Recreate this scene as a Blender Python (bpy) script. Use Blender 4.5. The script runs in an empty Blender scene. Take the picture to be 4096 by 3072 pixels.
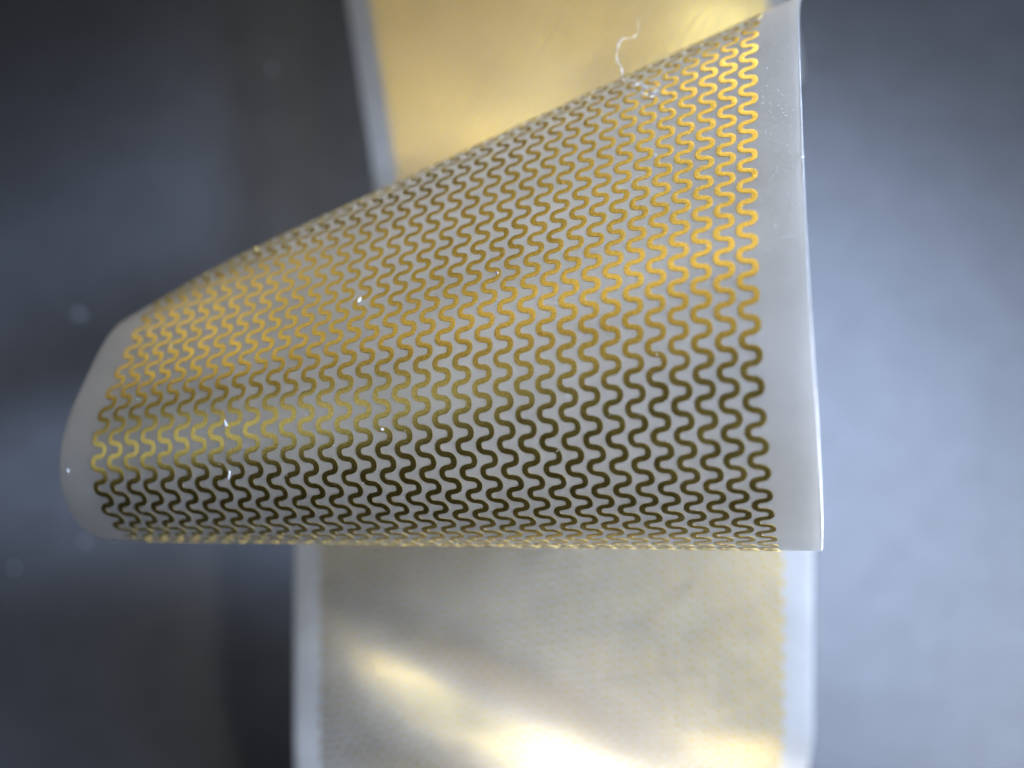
import bpy, math, random
import numpy as np

# 1 Blender unit = 1 cm.  The camera looks straight down on a table (-z); image up is +y.
sc = bpy.context.scene
col = sc.collection
sc.unit_settings.system = 'METRIC'
sc.unit_settings.scale_length = 0.01
random.seed(5)
rng = np.random.default_rng(5)

# ------------------------------------------------------------------ camera
cd = bpy.data.cameras.new('camera')
cd.sensor_width = 36.0
cd.lens = 35.0
cd.clip_start = 0.05
cd.clip_end = 300.0
cd.dof.use_dof = True
cd.dof.focus_distance = 3.10
cd.dof.aperture_fstop = 0.30
cam = bpy.data.objects.new('camera', cd)
col.objects.link(cam)
sc.camera = cam

# ------------------------------------------------------------------ world, lamps, exposure
w = bpy.data.worlds.new('World')
sc.world = w
w.use_nodes = True
w.node_tree.nodes['Background'].inputs[0].default_value = (0.80, 0.90, 1.0, 1)
w.node_tree.nodes['Background'].inputs[1].default_value = 0.004
sc.view_settings.view_transform = 'Standard'
sc.view_settings.look = 'None'
sc.view_settings.exposure = 0.0
sc.view_settings.gamma = 1.0


def area(name, loc, aim, size, power, color, size_y=None):
    l = bpy.data.lights.new(name, 'AREA')
    l.energy = power
    l.color = color
    l.shape = 'RECTANGLE'
    l.size = size
    l.size_y = size_y or size
    o = bpy.data.objects.new(name, l)
    col.objects.link(o)
    d = np.array(aim, float) - np.array(loc, float)
    d /= np.linalg.norm(d)
    import mathutils
    o.location = loc
    o.rotation_euler = mathutils.Vector(d).to_track_quat('-Z', 'Y').to_euler()
    return o


def spot(name, loc, aim, angle, radius, rgb, blend=0.7):
    m = max(rgb)
    l = bpy.data.lights.new(name, 'SPOT')
    l.energy = 1000 * m
    l.color = tuple(c / m for c in rgb)
    l.spot_size = math.radians(angle)
    l.spot_blend = blend
    l.shadow_soft_size = radius
    o = bpy.data.objects.new(name, l)
    col.objects.link(o)
    import mathutils
    o.location = loc
    o.rotation_euler = (mathutils.Vector(aim) - mathutils.Vector(loc)).to_track_quat('-Z', 'Y').to_euler()
    return o


def lamp(name, loc, aim, size, size_y, rgb, spread=180):
    m = max(rgb)
    o = area(name, loc, aim, size, 1000 * m, tuple(c / m for c in rgb), size_y)
    o.data.spread = math.radians(spread)
    return o


# cool window light from the right, a low lamp shining through the loop, then spots and fills added to brighten single parts
lamp('window_right', (6.6, -3.2, 0.4), (3.2, -2.0, -6.5), 4.0, 5.8, (1.02, 1.20, 1.58))
lamp('left_fill', (-6.5, 1.0, 0.2), (-2.0, 0.0, -5.2), 4.0, 5.2, (.0125, .015, .022), 80)  # weak fill added for the left traces and table, not a window
lamp('side_lamp', (6.5, -3.2, -4.0), (0, -1, -5), 1.5, 1.5, (.24, .28, .36))
spot('tunnel_lamp', (3.6, -0.5, -4.2), (0, -0.2, -3.9), 50, 0.4, (.78, .78, .77), 0.7)
spot('low_lamp', (2.6, -4.2, -3.2), (0.90, -2.5, -4.9), 26, 0.4, (11.5, 11.8, 12.6))
spot('lower_front_spot', (5.5, -2.4, 0.2), (0.7, -0.3, -2.95), 22, 0.8, (.60, .56, .50))  # added spot, brightens the lower right of the loop's front
spot('right_table_spot', (8, 2.5, 1), (-0.7, -1.45, -6.5), 36, 1.2, (10.2, 13.2, 19.4))  # added blue spot on the table, cone limited to leave the far side dark
spot('high_table_spot', (4.5, 6, 2), (-0.3, -1.0, -6.5), 38, 0.6, (.8, .95, 1.3))  # second spot added for the table, from higher up
lamp('top_fill', (-1.6, 8.2, 0.2), (-0.3, 0.45, -3.3), 11.0, 3.4, (.046, .0415, .033), 72)  # broad soft fill added so the upper traces shine evenly
spot('top_right_spot', (3, 9, -2), (0.6, 0.7, -3.3), 18, 1.5, (.82, .77, .62))  # added spot for the loop's upper right, no shelf stands there
spot('back_spot', (0, 9, -5), (0, 0.9, -4), 20, 1.2, (1.25, 1.15, .88))
spot('left_back_spot', (-6.5, 6, -4.4), (-0.5, 0.5, -3.9), 20, 1.2, (.22, .205, .15))
spot('upper_sheet_spot', (-1.5, 3.5, 5), (-0.2, 1.9, -5.6), 18, 1.2, (1.2, 1.2, 1.15))  # spot added for the upper sheet alone
spot('upper_side_spot', (3, 6, 3), (-0.2, 1.9, -5.6), 20, 1.2, (.6, .58, .46))
spot('lower_sheet_spot', (4.6, -1.2, 5), (0.05, -1.60, -4.8), 18, 0.8, (2.4, 2.35, 2.2), 0.9)  # narrow spot added to lift the lower sheet without the loop
lamp('front_fill', (-1.8, 5.2, 4.4), (0, 0.0, -3.2), 7.0, 3.4, (.0125, .0112, .0088), 75)  # dim fill added to let the gold fade gradually down the front


# ------------------------------------------------------------------ node helpers
def new_mat(name):
    m = bpy.data.materials.new(name)
    m.use_nodes = True
    nt = m.node_tree
    for n in list(nt.nodes):
        nt.nodes.remove(n)
    out = nt.nodes.new('ShaderNodeOutputMaterial')
    return m, nt, out


def N(nt, kind, **kw):
    n = nt.nodes.new(kind)
    for k, v in kw.items():
        if isinstance(k, str) and k.startswith('i_'):
            n.inputs[k[2:].replace('_', ' ')].default_value = v
        else:
            setattr(n, k, v)
    return n


def ramp(nt, src, stops):
    r = nt.nodes.new('ShaderNodeValToRGB')
    e = r.color_ramp.elements
    while len(e) < len(stops):
        e.new(0.5)
    for i, (p_, c) in enumerate(stops):
        e[i].position = p_
        e[i].color = c if len(c) == 4 else (*c, 1)
    nt.links.new(src, r.inputs[0])
    return r.outputs[0]


def g3(v):
    return (v, v, v, 1)


# ---- table: dark, slightly cloudy, satin
def table_mat():
    m, nt, out = new_mat('table_surface')
    L = nt.links.new
    co = N(nt, 'ShaderNodeTexCoord').outputs['Object']
    n1 = N(nt, 'ShaderNodeTexNoise', i_Scale=0.9, i_Detail=5.0, i_Roughness=0.6)
    n2 = N(nt, 'ShaderNodeTexNoise', i_Scale=30.0, i_Detail=5.0, i_Roughness=0.85)
    n3 = N(nt, 'ShaderNodeTexNoise', i_Scale=4.0, i_Detail=4.0, i_Roughness=0.65)
    for n in (n1, n2, n3):
        L(co, n.inputs['Vector'])
    b = N(nt, 'ShaderNodeBsdfPrincipled')
    c = ramp(nt, n3.outputs[0], [(0.25, (0.052, 0.053, 0.056)), (0.75, (0.070, 0.072, 0.077))])
    L(c, b.inputs['Base Color'])
    L(ramp(nt, n1.outputs[0], [(0.3, g3(0.345)), (0.7, g3(0.38))]), b.inputs['Roughness'])
    bump = N(nt, 'ShaderNodeBump', i_Strength=0.4, i_Distance=0.02)
    L(n2.outputs[0], bump.inputs['Height'])
    L(bump.outputs[0], b.inputs['Normal'])
    L(b.outputs[0], out.inputs[0])
    return m


# ---- film: milky translucent polymer
def film_mat():
    m, nt, out = new_mat('milky_film')
    L = nt.links.new
    co = N(nt, 'ShaderNodeTexCoord').outputs['Object']
    dif = N(nt, 'ShaderNodeBsdfDiffuse', i_Color=(0.44, 0.44, 0.435, 1))
    tra = N(nt, 'ShaderNodeBsdfTranslucent', i_Color=(0.73, 0.725, 0.71, 1))
    trp = N(nt, 'ShaderNodeBsdfTransparent', i_Color=(0.96, 0.96, 0.95, 1))
    n2 = N(nt, 'ShaderNodeTexNoise', i_Scale=170.0, i_Detail=3.0, i_Roughness=0.8)
    n3 = N(nt, 'ShaderNodeTexNoise', i_Scale=3.5, i_Detail=3.0, i_Roughness=0.6)
    L(co, n2.inputs['Vector']); L(co, n3.inputs['Vector'])
    cl = N(nt, 'ShaderNodeMath', operation='MULTIPLY_ADD')
    cl.inputs[1].default_value = 0.5
    L(n2.outputs[0], cl.inputs[0]); L(n3.outputs[0], cl.inputs[2])
    L(ramp(nt, cl.outputs[0], [(0.45, (0.38, 0.37, 0.35)), (0.95, (0.49, 0.48, 0.455))]), dif.inputs[0])
    L(ramp(nt, cl.outputs[0], [(0.45, (0.67, 0.65, 0.61)), (0.95, (0.77, 0.75, 0.71))]), tra.inputs[0])
    mx = N(nt, 'ShaderNodeMixShader')
    mx.inputs[0].default_value = 0.80
    L(dif.outputs[0], mx.inputs[1]); L(tra.outputs[0], mx.inputs[2])
    mx2 = N(nt, 'ShaderNodeMixShader')
    mx2.inputs[0].default_value = 0.08
    L(mx.outputs[0], mx2.inputs[1]); L(trp.outputs[0], mx2.inputs[2])
    n1 = N(nt, 'ShaderNodeTexNoise', i_Scale=95.0, i_Detail=4.0, i_Roughness=0.75)
    L(co, n1.inputs['Vector'])
    bump = N(nt, 'ShaderNodeBump', i_Strength=0.8, i_Distance=0.008)
    L(n1.outputs[0], bump.inputs['Height'])
    glo = N(nt, 'ShaderNodeBsdfGlossy', i_Color=(1, 1, 1, 1), i_Roughness=0.33)
    L(bump.outputs[0], glo.inputs['Normal'])
    fr = N(nt, 'ShaderNodeFresnel', i_IOR=1.45)
    mx3 = N(nt, 'ShaderNodeMixShader')
    L(fr.outputs[0], mx3.inputs[0])
    L(mx2.outputs[0], mx3.inputs[1]); L(glo.outputs[0], mx3.inputs[2])
    L(mx3.outputs[0], out.inputs[0])
    return m


# ---- traces: grainy gilded copper
def trace_mat():
    m, nt, out = new_mat('gilded_copper')
    L = nt.links.new
    co = N(nt, 'ShaderNodeTexCoord').outputs['Object']
    n1 = N(nt, 'ShaderNodeTexNoise', i_Scale=150.0, i_Detail=3.0, i_Roughness=0.7)
    n2 = N(nt, 'ShaderNodeTexNoise', i_Scale=14.0, i_Detail=3.0)
    L(co, n1.inputs['Vector']); L(co, n2.inputs['Vector'])
    b = N(nt, 'ShaderNodeBsdfPrincipled', i_Metallic=1.0)
    L(ramp(nt, n1.outputs[0], [(0.3, (0.52, 0.365, 0.075)), (0.7, (0.86, 0.62, 0.15))]), b.inputs['Base Color'])
    L(ramp(nt, n2.outputs[0], [(0.3, g3(0.32)), (0.7, g3(0.38))]), b.inputs['Roughness'])
    bump = N(nt, 'ShaderNodeBump', i_Strength=0.28, i_Distance=0.003)
    L(n1.outputs[0], bump.inputs['Height'])
    L(bump.outputs[0], b.inputs['Normal'])
    # the milky cover layer hides the metal at glancing angles
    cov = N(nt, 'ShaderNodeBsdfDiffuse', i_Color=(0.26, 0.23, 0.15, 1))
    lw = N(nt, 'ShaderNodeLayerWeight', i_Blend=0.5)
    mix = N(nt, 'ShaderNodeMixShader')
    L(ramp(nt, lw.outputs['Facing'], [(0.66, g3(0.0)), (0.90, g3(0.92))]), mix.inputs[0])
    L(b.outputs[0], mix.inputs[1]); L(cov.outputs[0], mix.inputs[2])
    L(mix.outputs[0], out.inputs[0])
    return m


def plain_mat(name, colr, rough=0.4, metal=0.0, spec=0.5, trans=0.0):
    m, nt, out = new_mat(name)
    co = N(nt, 'ShaderNodeTexCoord').outputs['Object']
    n1 = N(nt, 'ShaderNodeTexNoise', i_Scale=60.0, i_Detail=2.0)
    nt.links.new(co, n1.inputs['Vector'])
    b = N(nt, 'ShaderNodeBsdfPrincipled', i_Roughness=rough, i_Metallic=metal)
    b.inputs['Specular IOR Level'].default_value = spec
    b.inputs['Transmission Weight'].default_value = trans
    c = ramp(nt, n1.outputs[0], [(0.3, tuple(x * 0.8 for x in colr)), (0.7, colr)])
    nt.links.new(c, b.inputs['Base Color'])
    nt.links.new(b.outputs[0], out.inputs[0])
    return m


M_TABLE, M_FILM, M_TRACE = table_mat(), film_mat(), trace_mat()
M_LINT = plain_mat('lint_fibre', (0.92, 0.92, 0.93), 0.3, 0.0, 1.0, 0.0)
M_DUST = plain_mat('pale_dust', (0.66, 0.67, 0.70), 0.25, 0.0, 1.0)
M_SPECK = plain_mat('grey_dust', (0.30, 0.31, 0.34), 0.6, 0.0, 0.3)
M_GOLDDUST = plain_mat('gold_dust', (0.95, 0.72, 0.20), 0.2, 1.0)


def mesh_obj(name, verts, faces, mat, parent=None, smooth=True):
    me = bpy.data.meshes.new(name)
    verts = np.asarray(verts, np.float32)
    faces = np.asarray(faces, np.int32)
    k = faces.shape[1]
    me.vertices.add(len(verts)); me.vertices.foreach_set('co', verts.ravel())
    me.loops.add(faces.size); me.loops.foreach_set('vertex_index', faces.ravel())
    me.polygons.add(len(faces))
    me.polygons.foreach_set('loop_start', np.arange(0, faces.size, k, dtype=np.int32))
    sm = np.full(len(faces), bool(smooth)) if np.isscalar(smooth) else np.asarray(smooth, bool)
    me.polygons.foreach_set('use_smooth', sm)
    me.update(calc_edges=True)
    me.validate()
    me.materials.append(mat)
    o = bpy.data.objects.new(name, me)
    col.objects.link(o)
    if parent is not None:
        o.parent = parent
    return o


def tag(o, label=None, cat=None, group=None, kind=None):
    for k, v in (('label', label), ('category', cat), ('group', group), ('kind', kind)):
        if v:
            o[k] = v
    return o


# ------------------------------------------------------------------ table
TZ = -6.5
B = 60.0
tv = [(-B, -B, TZ - 1.5), (B, -B, TZ - 1.5), (B, B, TZ - 1.5), (-B, B, TZ - 1.5),
      (-B, -B, TZ), (B, -B, TZ), (B, B, TZ), (-B, B, TZ)]
tf = [(3, 2, 1, 0), (4, 5, 6, 7), (0, 1, 5, 4), (1, 2, 6, 5), (2, 3, 7, 6), (3, 0, 4, 7)]
tag(mesh_obj('tabletop', tv, tf, M_TABLE, smooth=False), kind='structure')

# ------------------------------------------------------------------ the strip's shape
PITCH = 0.066                     # distance between neighbouring traces
LAM = PITCH * 1.3171887           # length of one wave along the strip
MARGIN = 2.0
NTR = 34
W = (33 + 0.9 + 2 * MARGIN) * PITCH
# The loop is a bent flat sheet: a generalised cone (no stretch), rulings through APEX.
APEX = np.array([-3.541079, -0.605369, -4.031049])
CH, S0 = 2.086454, 0.0614315
RV = np.array([0.666983, -0.233557, 0.154623])
KN = np.linspace(-.22, .42, 9)
KAP = np.array([-7.365954, -6.746166, -5.95889, -8.395881, -6.855152, -3.329411, 0.494679, -2.798674, -13.38164])


def rotm(r):
    t = np.linalg.norm(r); k = r / t
    K = np.array([[0, -k[2], k[1]], [k[2], 0, -k[0]], [-k[1], k[0], 0]])
    return np.eye(3) + np.sin(t) * K + (1 - np.cos(t)) * K @ K


def cub(x, xk, yk):
    h = xk[1] - xk[0]; m = np.gradient(yk, h)
    i = np.clip(((x - xk[0]) / h).astype(int), 0, len(xk) - 2); t = (x - xk[i]) / h
    return (2*t**3-3*t**2+1)*yk[i] + (t**3-2*t**2+t)*h*m[i] + (-2*t**3+3*t**2)*yk[i+1] + (t**3-t**2)*h*m[i+1]


PH = np.linspace(-.22, .42, 321)
I0 = 110
dphi = PH[1] - PH[0]
kk = cub(PH, KN, KAP)
FR = np.zeros((321, 3, 3))
FR[I0] = rotm(RV).T


def fstep(Fm, k, dd):
    Om = np.array([[0, 1, 0], [-1, 0, k], [0, -k, 0]]) * dd
    a = np.sqrt(1 + k * k) * abs(dd)
    return (np.eye(3) + (np.sin(a) / a) * Om + ((1 - np.cos(a)) / a**2) * Om @ Om) @ Fm


for i in range(I0, 320):
    FR[i+1] = fstep(FR[i], .5 * (kk[i] + kk[i+1]), dphi)
for i in range(I0, 0, -1):
    FR[i-1] = fstep(FR[i], .5 * (kk[i] + kk[i-1]), -dphi)

NA = 72
AA = np.linspace(0, W, NA + 1)
U = (AA / W)[:, None]


def cone_row(idx):
    ph = PH[idx]
    rho = (CH + AA) / np.cos(ph)
    return APEX + rho[:, None] * FR[idx, 0]


def hermite(P0, T0, P1, T1, n):
    t = np.linspace(0, 1, n + 1)[1:, None, None]
    return (2*t**3-3*t**2+1)*P0 + (t**3-2*t**2+t)*T0 + (-2*t**3+3*t**2)*P1 + (t**3-t**2)*T1


def unit(v):
    v = np.array(v, float); return v / np.linalg.norm(v)


def sm(x, a, b):
    t = np.clip((x - a) / (b - a), 0, 1); return t * t * (3 - 2 * t)


cone = np.stack([cone_row(i) for i in range(0, 321, 2)])           # rows, cols, 3
# the free left corner of the upper bend sags a little
cone -= (0.05 * (np.clip(0.55 - AA, 0, None) / 0.55) ** 2)[None, :, None] * \
    (np.clip((PH[::2] - 0.27) / 0.15, 0, None) ** 2)[:, None, None] * np.stack([FR[i, 2] for i in range(0, 321, 2)])[:, None]

# --- lower sheet, hanging behind the loop and running out at the bottom of the frame
ZB = -4.81
nlow = 110
yl = np.linspace(-0.55, -2.6, nlow)
low = np.zeros((nlow, NA + 1, 3))
low[..., 0] = -1.083 + 2.487 * U[:, 0][None]
low[..., 1] = yl[:, None]
xx, yy = low[..., 0], low[..., 1]
wave = np.zeros_like(xx)
fade = sm(-yy, 0.75, 1.15)


def ridge(x, y, x0, y0, slope, width, amp):
    d = (y - (y0 + slope * (x - x0))) / math.sqrt(1 + slope * slope)
    return amp * np.exp(-(d / width) ** 2)


LOWWAVES = [(-0.54, -1.39, -0.42, 0.19, -0.12, 0.8), (-0.78, -1.99, -0.42, 0.19, -0.12, 1.1)]
for x0, y0, sl, wd, am, ext in LOWWAVES:
    wave += ridge(xx, yy, x0, y0, sl, wd, am) * (1 - sm(xx, x0 + ext, x0 + ext + 0.9))
low[..., 2] = ZB - 0.16 + 0.32 * U[:, 0][None] + wave * fade * sm(U[:, 0], 0.0, 0.34)[None]
# the lower end bends away, down towards the table
low[..., 2] -= (0.5 + 0.8 * U[:, 0][None]) * np.clip(-yy - 1.58 - 0.14 * (1 - U[:, 0][None]), 0, None) ** 2

# --- upper sheet, turned away on the left
D = unit((-.16, .97, -.10))
WV = unit((.985, .165, 0.0))
WV = unit(WV - D * (WV @ D))
PL0 = np.array([-.95, 2.218, -5.75])
nup = 110
start = -1.40 + 0.85 * U[:, 0]                             # along D, measured from PL0
end = 1.6
tt = np.linspace(0, 1, nup)[:, None]
sd = start[None] * (1 - tt) + end * tt
up = PL0 + sd[..., None] * D + (AA[None, :, None]) * WV
NV = np.cross(WV, D)
q_ = AA[None] + 0 * sd
uw = 0.016 * np.sin((q_ * 0.85 + sd * 0.55) * 5.2 + 0.6) * sm(sd - start[None], 0.0, 0.4)
up = up + uw[..., None] * NV

# --- hidden bends between them
P0, P1 = cone[0], low[0]
br_low = hermite(P0, np.tile(-FR[0, 1] * 1.3, (NA + 1, 1)), P1, np.tile((0, -1.6, 0), (NA + 1, 1)), 70)[:-1]
P0, P1 = cone[-1], up[0]
dist = np.linalg.norm(P1 - P0, axis=1)[:, None]
br_up = hermite(P0, FR[-1, 1] * dist * 1.1, P1, D * dist * 1.0, 70)[:-1]

# --- both ends, outside the frame, come down to rest on the table
P0 = low[-1]
tl = low[-1] - low[-2]; tl /= np.linalg.norm(tl, axis=1)[:, None]
P1 = np.stack([-1.0 + 2.5 * U[:, 0], np.full(NA + 1, -5.2), np.full(NA + 1, TZ + 0.02)], 1)
end_low = hermite(P0, tl * 2.0, P1, np.tile((0, -2.2, 0), (NA + 1, 1)), 50)
fl = np.linspace(0, 1.2, 10)[1:, None, None] * np.array([0, -1., 0]) + P1
P0 = up[-1]
P1 = np.stack([-1.0 + 2.5 * U[:, 0], np.full(NA + 1, 6.4), np.full(NA + 1, TZ + 0.02)], 1)
end_up = hermite(P0, np.tile(D * 2.5, (NA + 1, 1)), P1, np.tile((0, 2.4, 0), (NA + 1, 1)), 60)
fu = np.linspace(0, 1.2, 10)[1:, None, None] * np.array([0, 1., 0]) + P1

GRID = np.concatenate([fl[::-1], end_low[::-1], low[::-1], br_low[::-1], cone, br_up, up, end_up, fu])
icone = len(fl) + len(end_low) + len(low) + len(br_low)
NR = len(GRID)
seg = np.linalg.norm(np.diff(GRID, axis=0), axis=2)
S = np.concatenate([np.zeros((1, NA + 1)), np.cumsum(seg, 0)])
i_mid = icone + I0 // 2                                              # phi = 0 row: s = S0
S = S - S[i_mid][None] + S0
dA = np.gradient(GRID, axis=1); dS = np.gradient(GRID, axis=0)
NRM = np.cross(dA, dS); NRM /= np.linalg.norm(NRM, axis=2)[..., None]


def surf(a, s):
    """point and outward normal of the strip at flat coordinates (a across, s along)"""
    f = np.clip(a / W * NA, 0, NA - 1e-6); j = f.astype(int); t = (f - j)[:, None]
    P = np.zeros((len(a), 3)); Q = np.zeros((len(a), 3))
    for c in range(j.min(), j.max() + 2):
        for sel, wt in ((j == c, 1 - t), (j == c - 1, t)):
            if not sel.any():
                continue
            r = np.interp(s[sel], S[:, c], np.arange(NR))
            i = np.clip(r.astype(int), 0, NR - 2); v = (r - i)[:, None]
            P[sel] += wt[sel] * (GRID[i, c] * (1 - v) + GRID[i+1, c] * v)
            Q[sel] += wt[sel] * (NRM[i, c] * (1 - v) + NRM[i+1, c] * v)
    Q /= np.linalg.norm(Q, axis=1)[:, None]
    return P, Q


# ------------------------------------------------------------------ film
strip = bpy.data.objects.new('circuit_strip', None)
strip.location = (0.25, -5.5, TZ)
col.objects.link(strip)
tag(strip, 'milky translucent flexible circuit strip buckled into a loop, with rows of wavy gold traces', 'circuit strip')
bpy.context.view_layer.update()
OFF = np.array(strip.location)

TH = 0.012
nc = NA + 1
# cross-section ring: outer face, rounded edge, inner face, rounded edge
outer = GRID.reshape(-1, 3)
inner = (GRID - TH * NRM).reshape(-1, 3)
eR = GRID[:, -1] - 0.5 * TH * NRM[:, -1] + 0.35 * TH * (dA[:, -1] / np.linalg.norm(dA[:, -1], axis=1)[:, None])
eL = GRID[:, 0] - 0.5 * TH * NRM[:, 0] - 0.35 * TH * (dA[:, 0] / np.linalg.norm(dA[:, 0], axis=1)[:, None])
no = NR * nc
# the edge strips get vertices of their own, so the faces of the film keep their true shading up to the edge
V = np.concatenate([outer, inner, eR, eL, outer.reshape(NR, nc, 3)[:, -1], inner.reshape(NR, nc, 3)[:, -1],
                    outer.reshape(NR, nc, 3)[:, 0], inner.reshape(NR, nc, 3)[:, 0]])
r_ = np.arange(NR - 1)[:, None]; c_ = np.arange(NA)[None]
a0 = r_ * nc + c_
Fo = np.stack([a0, a0 + 1, a0 + nc + 1, a0 + nc], -1).reshape(-1, 4)
Fi = Fo[:, ::-1] + no
r = np.arange(NR - 1)
eRi = 2 * no + r; eLi = eRi + NR
oR, iR, oL, iL = eRi + 2 * NR, eRi + 3 * NR, eRi + 4 * NR, eRi + 5 * NR
FR_ = np.concatenate([np.stack([oR, eRi, eRi + 1, oR + 1], 1), np.stack([eRi, iR, iR + 1, eRi + 1], 1)])
FL_ = np.concatenate([np.stack([oL, oL + 1, eLi + 1, eLi], 1), np.stack([eLi, eLi + 1, iL + 1, iL], 1)])
c = np.arange(NA)
Fe = np.concatenate([np.stack([c + 1, c, c + no, c + 1 + no], 1),
                     np.stack([(NR-1)*nc + c, (NR-1)*nc + c + 1, (NR-1)*nc + c + 1 + no, (NR-1)*nc + c + no], 1)])
mesh_obj('film', V - OFF, np.concatenate([Fo, Fi, FR_, FL_, Fe]), M_FILM, strip)

# ------------------------------------------------------------------ traces
om = math.radians(83)
ns = 22
sub = 64
tq = np.arange(ns * sub + 1) / (ns * sub)
th = om * np.sign(np.sin(2 * np.pi * tq)) * np.abs(np.sin(2 * np.pi * tq)) ** 1.5
dx, dy = np.sin(th), np.cos(th)
cx = np.concatenate([[0], np.cumsum(.5 * (dx[1:] + dx[:-1]))]); cy = np.concatenate([[0], np.cumsum(.5 * (dy[1:] + dy[:-1]))])
sc_ = LAM / cy[-1]
cx = cx[::sub][:-1] * sc_; cy = cy[::sub][:-1] * sc_; th = th[::sub][:-1]
AMP = cx.max() - cx.min()
cx = cx - cx.max() + AMP / 2                                        # cx in [-AMP/2, AMP/2]
HW = 0.5 * 0.27 * PITCH
PROF = [(-1.0, -0.0010), (-1.0, 0.0016), (-0.5, 0.0018), (0.5, 0.0018), (1.0, 0.0016), (1.0, -0.0010)]
smin, smax = S[0].max() + 0.3, S[-1].min() - 0.3
k0, k1 = math.ceil(smin / LAM), math.floor(smax / LAM)
NP = len(PROF)
for j in range(NTR):
    ac = (MARGIN + 0.45 + j) * PITCH
    kk_ = np.repeat(np.arange(k0, k1), ns)
    X = np.tile(cx, k1 - k0); Y = np.tile(cy, k1 - k0) + kk_ * LAM
    T = np.tile(th, k1 - k0)
    n = len(X)
    wv = 1 + 0.05 * np.interp(np.arange(n), np.arange(0, n + 8, 4), rng.normal(0, 1, len(np.arange(0, n + 8, 4))))
    vs = []
    for (o_, h_) in PROF:
        av = ac + X + np.cos(T) * HW * o_ * wv
        sv = Y - np.sin(T) * HW * o_ * wv
        P_, Q_ = surf(av, sv)
        vs.append(P_ + Q_ * h_)
    vs = np.stack(vs, 1).reshape(-1, 3)
    i = np.arange(n - 1)[:, None]; q = np.arange(NP - 1)[None]
    b0 = i * NP + q
    f = np.stack([b0, b0 + 1, b0 + NP + 1, b0 + NP], -1).reshape(-1, 4)
    caps = np.array([[0, 1, 4, 5], [1, 2, 3, 4]])
    f = np.concatenate([f, caps[:, ::-1], caps + (n - 1) * NP])
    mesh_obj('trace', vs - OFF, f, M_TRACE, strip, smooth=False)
print('rows', NR, 'trace verts', n * NP, 'waves', k1 - k0)


# ------------------------------------------------------------------ small things lying on the film
FPX = 4096 * cd.lens / cd.sensor_width
FRONT = GRID[icone:icone + len(cone)]
FN = NRM[icone:icone + len(cone)]
FPX_XY = np.stack([2048 + FPX * FRONT[..., 0] / -FRONT[..., 2], 1536 - FPX * FRONT[..., 1] / -FRONT[..., 2]], -1)


def on_film(px, py):
    """point and normal of the loop's front where the photograph shows (px, py)"""
    d = np.linalg.norm(FPX_XY - (px, py), axis=2)
    face = (FN * -FRONT).sum(-1) > 0
    d = np.where(face, d, 1e9)
    i = np.unravel_index(d.argmin(), d.shape)
    return FRONT[i].copy(), FN[i].copy()


def tube(points, radii, sides=6):
    pts = np.array(points, float)
    n = len(pts)
    T_ = np.gradient(pts, axis=0); T_ /= np.linalg.norm(T_, axis=1)[:, None]
    ref = np.array([0.3, 0.2, 0.93])
    vs = []
    for p_, t_, r_ in zip(pts, T_, radii):
        u_ = np.cross(t_, ref); u_ /= np.linalg.norm(u_); v_ = np.cross(t_, u_)
        for k in range(sides):
            a_ = 2 * math.pi * k / sides
            vs.append(p_ + r_ * (u_ * math.cos(a_) + v_ * math.sin(a_)))
    fs = []
    for i in range(n - 1):
        for k in range(sides):
            k2 = (k + 1) % sides
            fs.append((i * sides + k, i * sides + k2, (i + 1) * sides + k2, (i + 1) * sides + k))
    return np.array(vs), np.array(fs)


def spline(pts, n):
    P = np.array(pts, float); k = len(P)
    m = np.gradient(P, axis=0)
    x = np.linspace(0, k - 1 - 1e-9, n); i = x.astype(int); t = (x - i)[:, None]
    return (2*t**3-3*t**2+1)*P[i] + (t**3-2*t**2+t)*m[i] + (-2*t**3+3*t**2)*P[i+1] + (t**3-t**2)*m[i+1]


# curly lint fibre: its foot tangled on the film, its free end standing up beyond the loop's upper edge
fib = [(2549, 68, 'f'), (2554, 118, 'f'), (2536, 149, 'f'), (2486, 158, 'f'), (2468, 208, 'f'), (2468, 244, 'f'), (2486, 271, 'f'),
       (2490, 312, 'f'), (2508, 339, 's'), (2549, 352, 's'), (2600, 358, 's'), (2634, 362, 's'), (2622, 382, 's'), (2580, 386, 's'),
       (2545, 368, 's'), (2562, 350, 's'), (2610, 372, 's'), (2640, 378, 's'), (2600, 392, 's'), (2566, 384, 's')]
base, bn = on_film(2520, 345)
path = []
for q_, (fx, fy, md) in enumerate(fib):
    if md == 's':
        p_, n_ = on_film(fx, fy)
        path.append(p_ + n_ * (0.008 + 0.012 * (q_ % 2)))
    else:
        z_ = -base[2] - 0.05 + 0.012 * (8 - q_)
        path.append(np.array([(fx - 2048) / FPX * z_, (1536 - fy) / FPX * z_, -z_]))
path = spline(path, 150)
path[:, 2] += 0.006 * np.sin(np.arange(150) * 0.9)
v_, f_ = tube(path, 0.0014 * (1 + 0.35 * np.sin(np.arange(150) * 0.55)) * np.clip(np.linspace(0.35, 3, 150), 0, 1))
o_ = mesh_obj('lint_fibre', v_ - base, f_, M_LINT)
o_.location = base
tag(o_, 'curly white lint fibre caught on the upper edge of the loop', 'fibre')


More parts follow.
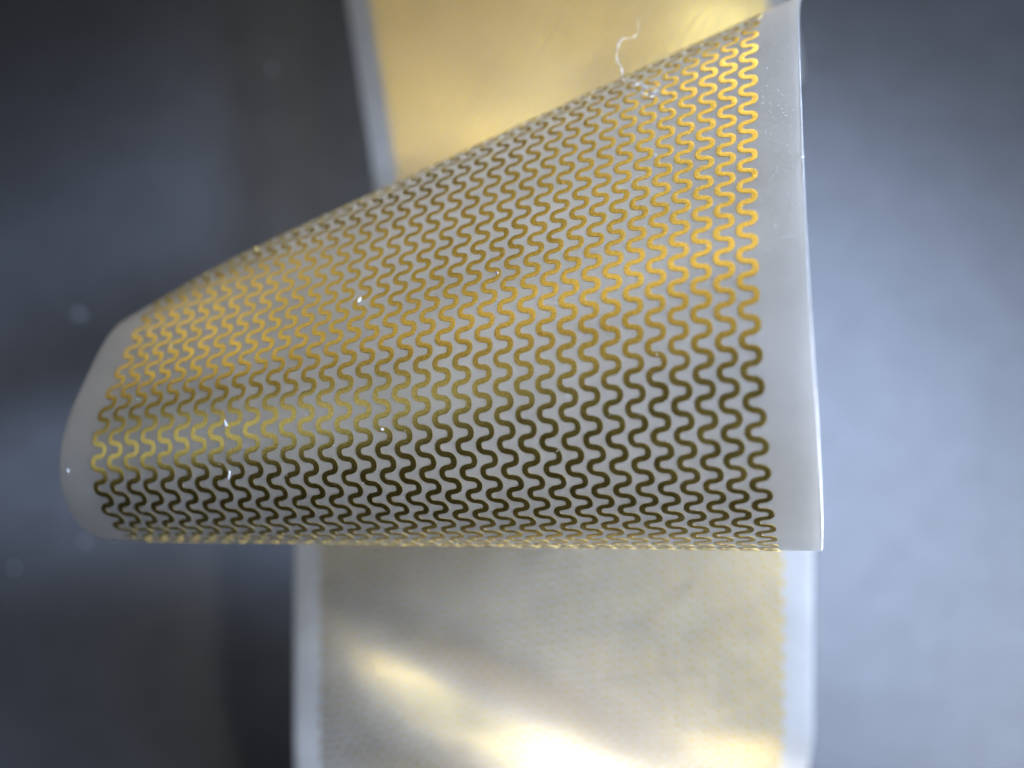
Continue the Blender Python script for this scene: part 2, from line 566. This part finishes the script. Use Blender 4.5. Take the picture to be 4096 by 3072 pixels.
def crumb(name, p_, n_, size, mat, stretch=(1, 1, 0.6), seed=0):
    r0 = np.random.default_rng(seed)
    t_ = (1 + 5 ** 0.5) / 2
    vs = np.array([(-1, t_, 0), (1, t_, 0), (-1, -t_, 0), (1, -t_, 0), (0, -1, t_), (0, 1, t_), (0, -1, -t_), (0, 1, -t_),
                   (t_, 0, -1), (t_, 0, 1), (-t_, 0, -1), (-t_, 0, 1)]) / 1.9
    fs = np.array([(0, 11, 5), (0, 5, 1), (0, 1, 7), (0, 7, 10), (0, 10, 11), (1, 5, 9), (5, 11, 4), (11, 10, 2), (10, 7, 6), (7, 1, 8),
                   (3, 9, 4), (3, 4, 2), (3, 2, 6), (3, 6, 8), (3, 8, 9), (4, 9, 5), (2, 4, 11), (6, 2, 10), (8, 6, 7), (9, 8, 1)])
    vs = vs * (0.6 + 0.7 * r0.random((12, 1))) * np.array(stretch) * size
    import mathutils
    M = np.array((mathutils.Vector(n_).to_track_quat('Z', 'Y').to_matrix() @ mathutils.Matrix.Rotation(r0.random() * 6.28, 3, 'Z')))
    o = mesh_obj(name, vs @ M.T, fs, mat, smooth=False)
    o.location = np.array(p_) + np.array(n_) * size * stretch[2] * 0.5
    return o


for q_, (fx, fy, size, st, mat, lab) in enumerate([
        (908, 1692, .011, (1.7, .6, .5), M_DUST, 'white dust flake among gold traces, upper of two at the loop left'),
        (910, 1897, .011, (2.0, .5, .5), M_DUST, 'white dust flake where traces turn black, lower of two at the loop left'),
        (1455, 1206, .011, (1.6, .7, .5), M_DUST, 'white dust flake on the middle left of the loop, among gold traces'),
        (2228, 732, .012, (1.2, .9, .6), M_GOLDDUST, 'yellow metallic fleck on the upper middle of the loop, between two gold traces'),
        (280, 1882, .009, (1.2, .9, .6), M_DUST, 'white dust speck on the leftmost bulge of the loop edge'),
        (1528, 1715, .008, (1.0, .8, .6), M_DUST, 'tiny pale dust speck in the centre of the loop, where the gold darkens'),
        (1978, 1098, .009, (1.3, .7, .6), M_DUST, 'pale dust grain on the middle of the loop, beside a gold trace'),
        (2385, 2196, .007, (1.3, .9, .6), None, 'tiny dark grit speck on the lower rim of the loop'),
        (3206, 625, .007, (1.6, .5, .6), M_DUST, 'tiny pale dust speck on the right edge of the loop')]):
    if mat is None:
        mat = plain_mat('dark_grit', (0.03, 0.025, 0.02), 0.6)
    p_, n_ = on_film(fx, fy)
    tag(crumb('dust_fleck', p_, n_, size * 0.8, mat, st, 40 + q_), lab, 'dust fleck', 'dust flecks on the film')

# fine sparkling dust all over the film
r1 = np.random.default_rng(11)
vs, fs = [], []
kface = (FN * -FRONT).sum(-1) > 0
for _ in range(4500):
    i = int(np.clip(r1.normal(215 / 2, 38), 4, len(FRONT) - 6)); a_ = r1.random() ** 0.7 * W
    if r1.random() < 0.22:
        a_ = W - r1.random() * 2.0 * PITCH; i = int(np.clip(r1.normal(235 / 2, 22), 4, len(FRONT) - 6))
    c_ = min(int(a_ / W * NA), NA - 1); t_ = a_ / W * NA - c_
    h_ = r1.random()
    p_ = (FRONT[i, c_] * (1 - t_) + FRONT[i, c_ + 1] * t_) * (1 - h_) + (FRONT[i + 1, c_] * (1 - t_) + FRONT[i + 1, c_ + 1] * t_) * h_
    n_ = FN[i, c_]
    s_ = 0.0008 * (0.6 + r1.random() ** 5 * 2.2)
    e1 = np.cross(n_, r1.normal(size=3)); e1 /= np.linalg.norm(e1); e2 = np.cross(n_, e1)
    b = len(vs)
    p_ = p_ + n_ * 0.0016
    vs += [p_ + e1 * s_, p_ - e1 * s_ * 0.5 + e2 * s_ * 0.8, p_ - e1 * s_ * 0.5 - e2 * s_ * 0.8, p_ + n_ * s_ * 1.2]
    fs += [(b, b + 1, b + 3), (b + 1, b + 2, b + 3), (b + 2, b, b + 3)]
tag(mesh_obj('fine_dust', np.array(vs), np.array(fs), M_DUST, smooth=False), kind='stuff')

# specks on the table, far out of focus
for q_, (fx, fy, size, lab) in enumerate([
        (318, 1255, .035, 'pale blurred dust speck on the dark table, left of the loop'),
        (1090, 275, .022, 'faint blurred dust speck on the dark table, left of the upper strip'),
        (60, 2270, .026, 'blurred dust speck on the table at the left edge, below the loop'),
        (340, 2165, .020, 'blurred dust speck on the table just under the loop lower left corner')]):
    z_ = -TZ
    p_ = ((fx - 2048) / FPX * z_, (1536 - fy) / FPX * z_, TZ)
    tag(crumb('dust_speck', p_, (0, 0, 1), size, M_SPECK, (1, 1, .5), 70 + q_), lab, 'dust speck', 'dust specks on the table')
